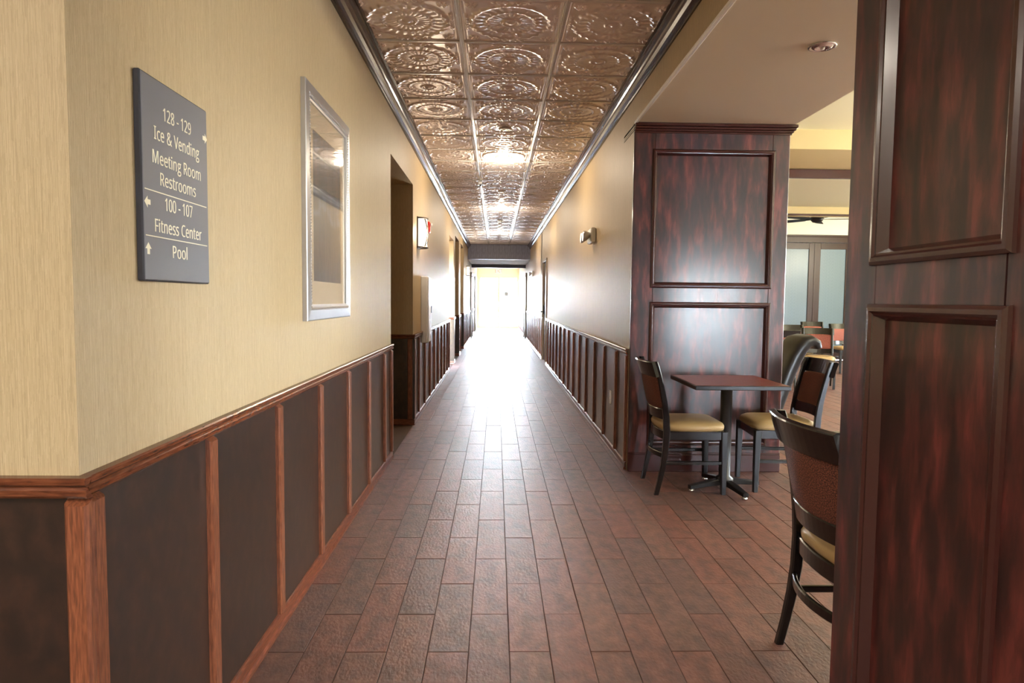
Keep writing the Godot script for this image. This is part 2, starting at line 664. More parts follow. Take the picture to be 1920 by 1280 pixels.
# ==================================================================== floor
func build_floor() -> void:
	var st := new_st()
	bx(st, -6.2, 9.7, -0.12, -0.004, -6.2, END + 0.3)
	var fl := struct("floor", st, M.grout, "red-brown wood-look tile floor laid in running bond along the corridor", "floor")
	# a few plank meshes that all pieces share
	var shapes := []
	for k in 3:
		st = new_st()
		box(st, Vector3(-PLANK_W / 2 + 0.0014, -0.01, -PLANK_L / 2 + 0.0014), Vector3(PLANK_W / 2 - 0.0014, 0.0, PLANK_L / 2 - 0.0014), 0.0012)
		shapes.append(done(st))
	var cam: Camera3D = get_node("camera")
	var to_cam := cam.transform.affine_inverse()
	var list := []
	var field := new_st()
	for k in range(-6, 58):
		var x := 0.0588 + PLANK_W * (k + 0.5)
		if x > 9.4:
			break
		var first := 2.341 if posmod(k, 2) == 0 else 2.63
		for n in range(-8, 38):
			var d := first + PLANK_L * (n + 0.5)
			if d > 23.2 or (x > WR and d > FAR):
				continue
			var q := to_cam * P(x, 0, d)
			var u := 960.0 - q.x / q.z * 1244.0
			var v := 640.0 + q.y / q.z * 1244.0
			var seen := q.z < -0.5 and v < 1400.0 and u > 300.0 and u < 1610.0
			seen = seen and not (x > WR and d > 4.9 and x < 2.166 * d / 4.9)
			if seen and d < 13.5:
				list.append([d, x])
			elif d > -4.0 and x < 7.5:
				var c := P(x, 0, d)
				var a := Vector3(PLANK_W / 2 - 0.0014, 0, 0)
				var b := Vector3(0, 0, PLANK_L / 2 - 0.0014)
				var drop := Vector3(0, -0.005, 0)
				quad(field, c - a - b, c + a - b, c + a + b, c - a + b, Vector3.UP)
				quad(field, c + b - a, c + b + a, c + b + a + drop, c + b - a + drop, Vector3.BACK)
				quad(field, c - b - a, c - b + a, c - b + a + drop, c - b - a + drop, Vector3.FORWARD)
	list.sort_custom(func(a, b): return a[0] < b[0])
	for i in list.size():
		var c := P(list[i][1], rng.randf_range(-0.0006, 0.0006), list[i][0])
		if i < 300:
			var o := put("plank", shapes[i % 3], M.plank[rng.randi() % 8], fl, c)
			o.rotation.x = rng.randf_range(-0.001, 0.001)
			if rng.randf() < 0.5:
				o.rotation.y = PI
		else:
			box(field, c + Vector3(-PLANK_W / 2 + 0.0014, -0.01, -PLANK_L / 2 + 0.0014), c + Vector3(PLANK_W / 2 - 0.0014, 0.0, PLANK_L / 2 - 0.0014))
	print("planks ", list.size())
	var f := obj("plank_field", field, M.plank_field, fl)
	f.set_meta("kind", "stuff")
	# the paler floor at the far entrance
	st = new_st()
	bx(st, WL, WR, -0.004, 0.012, 23.3, END, 0.004)
	tag(obj("entrance_mat", st, M.mat_floor), "pale entrance mat in front of the glass doors at the end", "mat")


# ==================================================================== wainscot
const RAIL := [Vector2(0, 0.876), Vector2(0.016, 0.876), Vector2(0.022, 0.882), Vector2(0.022, 0.893), Vector2(0.017, 0.899), Vector2(0.025, 0.905), Vector2(0.026, 0.914), Vector2(0.022, 0.918), Vector2(0, 0.918)]
const BASE := [Vector2(0, 0.0), Vector2(0.022, 0.0), Vector2(0.022, 0.012), Vector2(0.016, 0.022), Vector2(0.014, 0.05), Vector2(0.008, 0.058), Vector2(0, 0.06)]
const CROWN := [Vector2(0, 2.755), Vector2(0.012, 2.755), Vector2(0.012, 2.770), Vector2(0.020, 2.776), Vector2(0.034, 2.782), Vector2(0.046, 2.796), Vector2(0.050, 2.812), Vector2(0.056, 2.822), Vector2(0.070, 2.832), Vector2(0.074, 2.846), Vector2(0.074, 2.858), Vector2(0.086, 2.860), Vector2(0.086, 2.876)]


func batten_shape() -> ArrayMesh:
	# upright, faces +z, bottom at 0; the top is cut back at a slope
	var st := new_st()
	var y1 := 0.812
	var w := 0.024
	var p := 0.018
	var sec := [Vector2(-w, 0), Vector2(-w, p - 0.006), Vector2(-w + 0.006, p), Vector2(w - 0.006, p), Vector2(w, p - 0.006), Vector2(w, 0)]
	for i in sec.size() - 1:
		var a: Vector2 = sec[i]
		var b: Vector2 = sec[i + 1]
		var n := Vector3(-(b.y - a.y), 0, b.x - a.x)
		quad(st, Vector3(a.x, 0, a.y), Vector3(b.x, 0, b.y), Vector3(b.x, y1 - b.y * 0.6, b.y), Vector3(a.x, y1 - a.y * 0.6, a.y), n)
		tri(st, Vector3(0, y1, 0), Vector3(a.x, y1 - a.y * 0.6, a.y), Vector3(b.x, y1 - b.y * 0.6, b.y), Vector3.UP)
	return done(st)


var batten_mesh: ArrayMesh


# wainscot on a wall along d; side = +1 on a wall that faces +x, -1 on one that faces -x
func wainscot_d(parent: Node, x: float, side: float, d0: float, d1: float, battens: Array) -> void:
	if batten_mesh == null:
		batten_mesh = batten_shape()
	var edges := [d0]
	for b in battens:
		edges.append(b)
	edges.append(d1)
	for i in edges.size() - 1:
		if edges[i + 1] - edges[i] < 0.06:
			continue
		var st := new_st()
		bx(st, x - side * 0.01, x + side * 0.003, 0.0, 0.88, edges[i] + 0.001, edges[i + 1] - 0.001)
		obj("panel", st, M.panel, parent)
	for b in battens:
		var o := put("batten", batten_mesh, M.batten, parent, P(x + side * 0.003, 0.06, b))
		o.rotation.y = PI / 2 * side
	var st := new_st()
	strip(st, RAIL, P(x, 0, d0), P(x, 0, d1), Vector3(side, 0, 0))
	obj("chair_rail", st, M.rail, parent)
	st = new_st()
	strip(st, BASE, P(x, 0, d0), P(x, 0, d1), Vector3(side, 0, 0))
	obj("baseboard", st, M.base, parent)


# wainscot on a wall across the corridor that faces the camera
func wainscot_x(parent: Node, d: float, x0: float, x1: float, battens: Array) -> void:
	if batten_mesh == null:
		batten_mesh = batten_shape()
	var edges := [x0]
	for b in battens:
		edges.append(b)
	edges.append(x1)
	for i in edges.size() - 1:
		if edges[i + 1] - edges[i] < 0.03:
			continue
		var st := new_st()
		bx(st, edges[i] + 0.001, edges[i + 1] - 0.001, 0.0, 0.88, d - 0.003, d + 0.01)
		obj("panel", st, M.panel, parent)
	for b in battens:
		put("batten", batten_mesh, M.batten, parent, P(b, 0.06, d - 0.003))
	var st := new_st()
	strip(st, RAIL, P(x0, 0, d), P(x1, 0, d), Vector3(0, 0, 1))
	obj("chair_rail", st, M.rail, parent)
	st = new_st()
	strip(st, BASE, P(x0, 0, d), P(x1, 0, d), Vector3(0, 0, 1))
	obj("baseboard", st, M.base, parent)


func steps(from: float, to: float, by: float) -> Array:
	var r := []
	var v := from
	while v < to:
		r.append(v)
		v += by
	return r


func build_left_wall() -> void:
	var top := 3.4
	var st := new_st()
	bx(st, -6.0, WL, -0.1, top, 1.335, 1.5)
	bx(st, WL - 0.165, WL, -0.1, top, 1.5, 5.30)
	bx(st, -2.4, WL - 0.165, -0.1, top, 5.15, 5.30)
	var w := struct("wall_left", st, M.paper, "straw-coloured papered wall with dark wainscot carrying the direction sign and the picture", "wall")
	var bat := [1.366]
	bat.append_array(steps(1.93, 5.2, 0.602))
	bat.append(5.272)
	wainscot_d(w, WL, 1.0, 1.332, 5.30, bat)
	wainscot_x(w, 1.335, -2.2, WL + 0.026, [-1.46, -0.833])
	# alcove behind the first doorway
	st = new_st()
	bx(st, WL - 0.165, WL, 2.41, top, 5.30, 6.70)
	bx(st, -2.4, WL, -0.1, top, 6.70, 6.86)
	bx(st, -2.55, -2.4, -0.1, top, 5.15, 6.86)
	bx(st, -2.4, WL - 0.165, 2.41, 2.6, 5.30, 6.70)
	bx(st, WL - 0.165, WL, -0.1, top, 6.86, 11.85)
	w = struct("wall_left_middle", st, M.paper, "straw-coloured papered wall beyond the doorway carrying the sconce and the white cabinet", "wall")
	wainscot_x(w, 6.70, -2.4, WL + 0.02, [-1.45, -0.862])
	bat = [6.75]
	bat.append_array(steps(7.15, 11.7, 0.602))
	bat.append(11.82)
	wainscot_d(w, WL, 1.0, 6.69, 11.85, bat)
	# the three deep doorways further on
	var cuts := [[11.85, 13.04, 2.41], [13.54, 14.9, 2.56], [15.57, 17.1, 2.58]]
	for k in 3:
		var c: Array = cuts[k]
		var end: float = cuts[k + 1][0] if k < 2 else 19.7
		st = new_st()
		bx(st, WL - 0.45, WL, c[2], top, c[0], c[1])
		bx(st, WL - 0.45, WL, -0.1, top, c[1], end)
		bx(st, WL - 0.55, WL - 0.45, -0.1, top, c[0] - 0.3, end)
		w = struct("wall_left_pier", st, M.paper, ["papered pier between the first and second deep doorways on the left", "papered pier between the second and third deep doorways on the left", "papered wall after the third deep doorway on the left"][k], "wall")
		wainscot_x(w, c[1], WL - 0.45, WL + 0.02, [])
		wainscot_d(w, WL, 1.0, c[1], end, steps(c[1] + 0.03, end, 0.602))
		var dr := thing("door_%d" % (k + 3), P(WL - 0.44, 0.0, c[0] + 0.02))
		tag(dr, ["dark wooden door at the back of the first deep doorway", "dark wooden door at the back of the second deep doorway", "dark wooden door at the back of the third deep doorway"][k], "door", "", "structure")
		var wd: float = c[1] - c[0] - 0.04
		st = new_st()
		box(st, Vector3(0, 0.005, -wd), Vector3(0.04, 2.1, 0), 0.004)
		obj("door_leaf", st, M.door_wood, dr)
		st = new_st()
		tube(st, [Vector3(0.04, 1.02, -wd + 0.1), Vector3(0.09, 1.02, -wd + 0.1), Vector3(0.09, 1.02, -wd + 0.22)], 0.01)
		obj("door_handle", st, M.silver, dr)
	# dark crown moulding
	st = new_st()
	strip(st, CROWN, P(WL, 0, 1.30), P(WL, 0, 19.6), Vector3(1, 0, 0))
	struct("trim_1", st, M.crown, "dark glossy crown moulding along the left edge of the tin ceiling", "crown moulding")


func build_right_wall() -> void:
	var top := 3.4
	var st := new_st()
	bx(st, WR, WR + 0.15, -0.1, top, 4.93, 13.1)
	bx(st, WR, WR + 0.15, 2.1, top, 13.1, 14.15)
	bx(st, WR, WR + 0.15, -0.1, top, 14.15, 19.7)
	var w := struct("wall_right", st, M.paper, "straw-coloured papered wall with dark wainscot carrying the emergency light", "wall")
	var bat := [4.975]
	bat.append_array(steps(5.40, 12.95, 0.602))
	wainscot_d(w, WR, -1.0, 4.95, 13.05, bat)
	wainscot_d(w, WR, -1.0, 14.2, 19.65, steps(14.4, 19.6, 0.602))
	st = new_st()
	strip(st, CROWN, P(WR, 0, -1.0), P(WR, 0, 19.6), Vector3(-1, 0, 0))
	struct("trim_2", st, M.crown, "dark glossy crown moulding along the right edge of the tin ceiling", "crown moulding")
	# the door in this wall
	var dr := thing("door_1", P(WR, 0, 13.1))
	tag(dr, "glossy wooden door with lever handle in the right corridor wall", "door", "", "structure")
	st = new_st()
	box(st, Vector3(0.02, 0.005, -1.02), Vector3(0.06, 2.06, -0.03), 0.004)
	obj("door_leaf", st, M.door_wood, dr)
	st = new_st()
	box(st, Vector3(-0.02, 0, -0.03), Vector3(0.08, 2.1, 0.02), 0.006)
	box(st, Vector3(-0.02, 0, -1.07), Vector3(0.08, 2.1, -1.02), 0.006)
	box(st, Vector3(-0.02, 2.06, -1.07), Vector3(0.08, 2.11, 0.02), 0.006)
	obj("door_frame", st, M.frame_paint, dr)
	st = new_st()
	box(st, Vector3(0.0, 0.98, -0.97), Vector3(0.02, 1.16, -0.90), 0.006)
	tube(st, [Vector3(0.02, 1.03, -0.93), Vector3(-0.05, 1.03, -0.93), Vector3(-0.05, 1.03, -0.81)], 0.011)
	obj("door_handle", st, M.dark_metal, dr)


# ==================================================================== pressed tin ceiling
func tin_height(x: float, z: float) -> float:
	# how far the metal hangs below the tile's plane, in metres; x and z run from -1 to 1
	var m := maxf(absf(x), absf(z))
	var h := 0.0
	h += 0.006 * (1.0 - smoothstep(0.0, 0.025, absf(m - 0.95)))
	h += 0.004 * smoothstep(0.93, 0.90, m)
	var r := sqrt(x * x + z * z)
	var a := atan2(z, x)
	var f := 0.5 + 0.5 * cos(a * 24.0)
	# ruffled outer ring, fluted band, inner ring of petals, boss
	h += 0.016 * exp(-pow((r - 0.79 - 0.018 * cos(a * 24.0)) / 0.045, 2.0)) * (0.7 + 0.3 * f)
	if r > 0.5 and r < 0.79:
		h += 0.007 * (0.35 + 0.65 * f) * sin(PI * (r - 0.5) / 0.29)
	h += 0.011 * exp(-pow((r - 0.50 - 0.012 * cos(a * 24.0)) / 0.035, 2.0))
	if r > 0.2 and r < 0.48:
		h += 0.005 * pow(absf(cos(a * 12.0)), 0.6) * sin(PI * (r - 0.2) / 0.28)
	h += 0.012 * exp(-pow((r - 0.17) / 0.03, 2.0))
	h += 0.016 * exp(-pow(r / 0.085, 2.0))
	var ex := maxf(absf(x), absf(z))
	var ey := minf(absf(x), absf(z))
	if ex > 0.84 and ex < 0.93 and ey < 0.42:
		h += 0.012 * pow(absf(cos(ey * 26.0)), 0.7) * smoothstep(0.84, 0.87, ex) * smoothstep(0.93, 0.91, ex) * smoothstep(0.42, 0.3, ey)
	# a small flower in each corner, and leaf sprays midway along the edges
	var cx := absf(x) - 0.77
	var cz := absf(z) - 0.77
	var rc := sqrt(cx * cx + cz * cz)
	if rc < 0.16:
		h += 0.016 * exp(-pow((rc - 0.075) / 0.03, 2.0)) * (0.55 + 0.45 * cos(5.0 * atan2(cz, cx)))
		h += 0.014 * exp(-pow(rc / 0.03, 2.0))
	return h * 0.8


func tin_mesh(n: int) -> ArrayMesh:
	var st := SurfaceTool.new()
	st.begin(Mesh.PRIMITIVE_TRIANGLES)
	var s := TILE / 2 - 0.012
	var e := 2.0 / n
	for j in n + 1:
		for i in n + 1:
			var x := -1.0 + e * i
			var z := -1.0 + e * j
			var q := 0.01
			var gx := (tin_height(x + q, z) - tin_height(x - q, z)) / (2.0 * q * s)
			var gz := (tin_height(x, z + q) - tin_height(x, z - q)) / (2.0 * q * s)
			st.set_normal(Vector3(-gx, -1.0, -gz).normalized())
			st.add_vertex(Vector3(x * s, -tin_height(x, z), z * s))
	for j in n:
		for i in n:
			var a := j * (n + 1) + i
			for k in [a, a + n + 1, a + 1, a + 1, a + n + 1, a + n + 2]:
				st.add_index(k)
	return st.commit()


func build_tin_ceiling() -> void:
	var st := new_st()
	bx(st, WL, WR, CEIL + 0.012, CEIL + 0.03, 2.44, 19.6)
	var c := struct("ceiling", st, M.tin, "pressed tin ceiling of embossed medallion tiles three across", "ceiling")
	var fine := tin_mesh(110)
	var mid := tin_mesh(64)
	var coarse := tin_mesh(36)
	var rows := 29
	for r in rows:
		var d := 2.44 + TILE * (r + 0.5)
		for k in 3:
			var x := -0.225 + TILE * (k - 0.5)
			if d + TILE * 0.5 > 19.62:
				continue
			var o := put("ceiling_tile", fine if r < 6 else mid if r < 14 else coarse, M.tin, c, P(x, CEIL, d))
			o.rotation.y = PI / 2 * (rng.randi() % 4)
			if k == 0:
				o.position.x -= 0.0
	for x in [-0.225, 0.37]:
		st = new_st()
		bx(st, x - 0.014, x + 0.014, CEIL - 0.012, CEIL + 0.015, 2.44, 19.6, 0.004)
		bx(st, x - 0.005, x + 0.005, CEIL - 0.016, CEIL, 2.44, 19.6, 0.002)
		obj("grid_bar", st, M.tbar, c)
	for r in rows:
		var d := 2.44 + TILE * r
		st = new_st()
		bx(st, WL + 0.05, WR - 0.05, CEIL - 0.010, CEIL + 0.015, d - 0.010, d + 0.010, 0.004)
		obj("grid_bar", st, M.tbar, c)
	for k in 3:
		downlight("ceiling_light", 0.0725, [7.50, 11.66, 15.83][k], CEIL - 0.012, 0.09, true, 0.95, ["lit round downlight in the tin ceiling nearest the camera", "lit round downlight in the middle of the tin ceiling", "lit round downlight in the tin ceiling nearest the far doors"][k], "round downlights in the tin ceiling")
	for k in 3:
		downlight("ceiling_disc", 0.0725, [6.30, 9.88, 13.45][k], CEIL - 0.012, 0.06, false, 0.0, ["pale unlit disc in the tin ceiling just before the nearest lit downlight", "pale unlit disc in the tin ceiling after the nearest lit downlight", "pale unlit disc in the tin ceiling after the middle downlight"][k], "pale discs in the tin ceiling")
	# little sensor box clipped to the grid bar
	var t := thing("sensor_box", P(-0.225, CEIL - 0.015, 9.1))
	tag(t, "small grey sensor box clipped to the left grid bar of the tin ceiling", "sensor")
	st = new_st()
	box(st, Vector3(-0.03, -0.04, -0.06), Vector3(0.03, 0.0, 0.06), 0.006)
	obj("housing", st, M.silver, t)
	st = new_st()
	lathe(st, [Vector2(0.0, -0.052), Vector2(0.012, -0.048), Vector2(0.016, -0.04)], 14)
	obj("lens", st, M.dark_metal, t)


# ==================================================================== far end of the corridor
func build_corridor_end() -> void:
	var st := new_st()
	bx(st, WL, WR, 2.453, 3.5, 19.6, 19.8)
	struct("beam_header", st, M.header, "dark blue-grey header beam where the tin ceiling stops", "beam")
	st = new_st()
	bx(st, WL - 0.2, WR + 0.2, 2.453, 3.5, 19.8, 22.6)
	struct("ceiling_end", st, M.white_paint, "low white ceiling beyond the header beam", "ceiling")
	st = new_st()
	bx(st, WL, WR, 2.345, 3.5, 22.6, 22.75)
	struct("beam_end", st, M.header, "second narrow dark beam just before the glass doors", "beam")
	st = new_st()
	bx(st, WL - 0.2, WR + 0.2, 2.75, 3.5, 22.75, END + 0.2)
	struct("ceiling_entrance", st, M.white_paint, "white ceiling directly inside the end doors", "ceiling")
	st = new_st()
	bx(st, WL - 0.2, WL, -0.1, 3.5, 19.7, END + 0.2)
	var w := struct("wall_left_end", st, M.paper, "papered left wall of the last stretch before the glass doors", "wall")
	wainscot_d(w, WL, 1.0, 19.7, 21.6, steps(19.9, 21.5, 0.602))
	wainscot_d(w, WL, 1.0, 22.8, 25.4, steps(23.0, 25.3, 0.602))
	wainscot_d(w, WL, 1.0, 26.6, END, steps(26.8, 28.9, 0.602))
	st = new_st()
	bx(st, WR, WR + 0.2, -0.1, 3.5, 19.7, END + 0.2)
	w = struct("wall_right_end", st, M.paper, "papered right wall of the last stretch before the glass doors", "wall")
	wainscot_d(w, WR, -1.0, 19.7, 21.6, steps(19.9, 21.5, 0.602))
	wainscot_d(w, WR, -1.0, 22.8, END, steps(23.0, 28.9, 0.602))
	for k in 3:
		var side: float = [1.0, 1.0, -1.0][k]
		var x: float = [WL, WL, WR][k]
		var dr := thing("door_%d" % (k + 6), P(x, 0, [21.6, 25.4, 21.6][k]), 0.0 if side > 0 else PI)
		tag(dr, ["first framed guest room door on the left after the header beam", "second framed guest room door on the left nearest the glass doors", "framed guest room door on the right after the header beam"][k], "door", "", "structure")
		var z := -1.0 if side > 0 else 1.0
		st = new_st()
		box(st, Vector3(0, 0, z * 0.08), Vector3(0.05, 2.15, 0), 0.006)
		box(st, Vector3(0, 0, z * 1.2), Vector3(0.05, 2.15, z * 1.12), 0.006)
		box(st, Vector3(0, 2.07, z * 1.12), Vector3(0.05, 2.15, z * 0.08), 0.006)
		obj("door_frame", st, M.frame_paint, dr)
		st = new_st()
		box(st, Vector3(0, 0.005, z * 1.12), Vector3(0.02, 2.07, z * 0.08))
		obj("door_leaf", st, M.door_wood, dr)
		st = new_st()
		tube(st, [Vector3(0.02, 1.02, z * 0.2), Vector3(0.07, 1.02, z * 0.2), Vector3(0.07, 1.02, z * 0.32)], 0.011)
		obj("door_handle", st, M.silver, dr)
	# end wall with the double glass doors
	st = new_st()
	wall_d(st, WL, WR, END, END + 0.2, 3.5, [[-0.72, 0.95, 0.0, 2.25]])
	struct("wall_end", st, M.orange_wall, "warm peach wall around the glass doors at the corridor end", "wall")
	for k in 2:
		var x0: float = [-0.72, 0.115][k]
		var dr := thing("door_%d" % (k + 9), P(x0, 0, END + 0.1))
		tag(dr, ["left leaf of the bright glass doors at the corridor end", "right leaf of the bright glass doors with the small grey notice"][k], "door", "", "structure")
		st = new_st()
		var wd := 0.835
		for b in [[0.0, 0.05, 0.0, 2.25], [wd - 0.05, wd, 0.0, 2.25], [0.05, wd - 0.05, 2.2, 2.25], [0.05, wd - 0.05, 0.0, 0.12]]:
			box(st, Vector3(b[0], b[2], -0.025), Vector3(b[1], b[3], 0.025), 0.004)
		obj("door_frame", st, M.orange_wall, dr)
		st = new_st()
		box(st, Vector3(0.05, 0.12, -0.004), Vector3(wd - 0.05, 2.2, 0.004))
		obj("pane", st, M.glass, dr)
		st = new_st()
		var hx := wd - 0.1 if k == 0 else 0.1
		tube(st, [Vector3(hx, 0.9, 0.03), Vector3(hx, 0.9, 0.08), Vector3(hx, 1.25, 0.08), Vector3(hx, 1.25, 0.03)], 0.014)
		obj("pull_handle", st, M.silver, dr)
	st = new_st()
	bx(st, 0.36, 0.54, 1.42, 1.61, END + 0.075, END + 0.085)
	var n := obj("notice", st, M.sign_face)
	tag(n, "small square grey notice stuck on the bright glass door", "notice")
	# exit sign above the doors
	var t := thing("exit_sign", P(0.106, 2.41, END))
	tag(t, "red lettered exit sign on the wall above the glass doors", "exit sign")
	st = new_st()
	box(st, Vector3(-0.15, 0, 0), Vector3(0.15, 0.2, 0.04), 0.006)
	obj("housing", st, M.plastic, t)
	lettering("EXIT", 0.15, Vector3(0, 0.025, 0.041), M.exit_lit, t, 0.8)


# flat lettering that stands on its base line, centred in x, facing +z
func lettering(what: String, height: float, at: Vector3, m: Material, parent: Node, squeeze := 1.0, squeeze_to := 0.0) -> MeshInstance3D:
	var tm := TextMesh.new()
	var f := SystemFont.new()
	f.font_names = PackedStringArray(["Droid Sans"])
	tm.font = f
	tm.text = what
	tm.font_size = 64
	tm.pixel_size = height / 46.0
	tm.depth = 0.001
	tm.vertical_alignment = VERTICAL_ALIGNMENT_BOTTOM
	tm.horizontal_alignment = HORIZONTAL_ALIGNMENT_CENTER
	var o := put("lettering", tm, m, parent, at)
	o.position.y -= 0.236 * 64.0 * tm.pixel_size
	o.scale.x = squeeze if squeeze_to <= 0.0 else squeeze_to / tm.get_aabb().size.x
	return o


# ==================================================================== panelled wood
const MOULD := [Vector2(-0.024, 0.0), Vector2(-0.022, 0.008), Vector2(-0.014, 0.014), Vector2(-0.004, 0.015), Vector2(0.002, 0.009), Vector2(0.007, 0.008), Vector2(0.012, -0.002), Vector2(0.020, -0.018)]


# mitred moulding round a panel; the profile is (inward, out of the face)
func mould_ring(st: SurfaceTool, x0: float, x1: float, y0: float, y1: float) -> void:
	for i in MOULD.size() - 1:
		var a: Vector2 = MOULD[i]
		var b: Vector2 = MOULD[i + 1]
		var pa := [Vector3(x0 + a.x, y0 + a.x, a.y), Vector3(x1 - a.x, y0 + a.x, a.y), Vector3(x1 - a.x, y1 - a.x, a.y), Vector3(x0 + a.x, y1 - a.x, a.y)]
		var pb := [Vector3(x0 + b.x, y0 + b.x, b.y), Vector3(x1 - b.x, y0 + b.x, b.y), Vector3(x1 - b.x, y1 - b.x, b.y), Vector3(x0 + b.x, y1 - b.x, b.y)]
		var inward := [Vector3(0, 1, 0), Vector3(-1, 0, 0), Vector3(0, -1, 0), Vector3(1, 0, 0)]
		for k in 4:
			var n: Vector3 = Vector3(0, 0, b.x - a.x) - inward[k] * (b.y - a.y)
			quad(st, pa[k], pa[(k + 1) % 4], pb[(k + 1) % 4], pb[k], n)


# a wooden face of stiles, rails, recessed panels and mouldings; faces +z, lower left corner at the origin
func panelled_face(t: Node3D, w: float, h: float, px0: float, px1: float, rows: Array) -> void:
	var st := new_st()
	box(st, Vector3(0, 0, -0.03), Vector3(px0, h, 0), 0.005)
	obj("stile", st, M.maho, t)
	st = new_st()
	box(st, Vector3(px1, 0, -0.03), Vector3(w, h, 0), 0.005)
	obj("stile", st, M.maho, t)
	var y := 0.0
	for r in rows + [[h, h]]:
		st = new_st()
		box(st, Vector3(px0, y, -0.03), Vector3(px1, r[0], 0))
		obj("rail", st, M.maho, t)
		y = r[1]
	for r in rows:
		st = new_st()
		box(st, Vector3(px0, r[0], -0.03), Vector3(px1, r[1], -0.018))
		obj("panel", st, M.maho, t)
		st = new_st()
		mould_ring(st, px0, px1, r[0], r[1])
		obj("moulding", st, M.maho_trim, t)
	st = new_st()
	box(st, Vector3(0, 0, 0), Vector3(w, 0.13, 0.014), 0.004)
	box(st, Vector3(0, 0.13, 0), Vector3(w, 0.145, 0.009), 0.003)
	obj("baseboard", st, M.maho_trim, t)


func build_wood_columns() -> void:
	var t := thing("column", P(WR, 0, 4.9))
	tag(t, "tall panelled mahogany wall end behind the small table", "wood panelling", "", "structure")
	panelled_face(t, 1.15, 2.57, 0.16, 1.02, [[0.22, 1.25], [1.40, 2.365]])
	var st := new_st()
	box(st, Vector3(0.02, 0, -0.4), Vector3(1.15, 2.57, -0.029), 0.004)
	obj("core", st, M.maho, t)
	st = new_st()
	box(st, Vector3(0.0, 2.500, 0.0), Vector3(1.158, 2.515, 0.010), 0.003)
	box(st, Vector3(0.0, 2.515, -0.4), Vector3(1.168, 2.530, 0.020), 0.004)
	box(st, Vector3(0.0, 2.530, -0.4), Vector3(1.182, 2.548, 0.034), 0.006)
	box(st, Vector3(0.0, 2.548, -0.4), Vector3(1.19, 2.57, 0.042), 0.004)
	obj("crown", st, M.maho_trim, t)
	t = thing("column", P(WR, 0, 1.885), -PI / 2)
	tag(t, "near mahogany column with raised panel mouldings at the right edge", "wood panelling", "", "structure")
	panelled_face(t, 0.75, 2.57, 0.155, 0.60, [[0.22, 1.255], [1.402, 2.365]])
	st = new_st()
	box(st, Vector3(0, 0, -1.15), Vector3(0.75, 2.57, -0.029), 0.006)
	obj("core", st, M.maho, t)


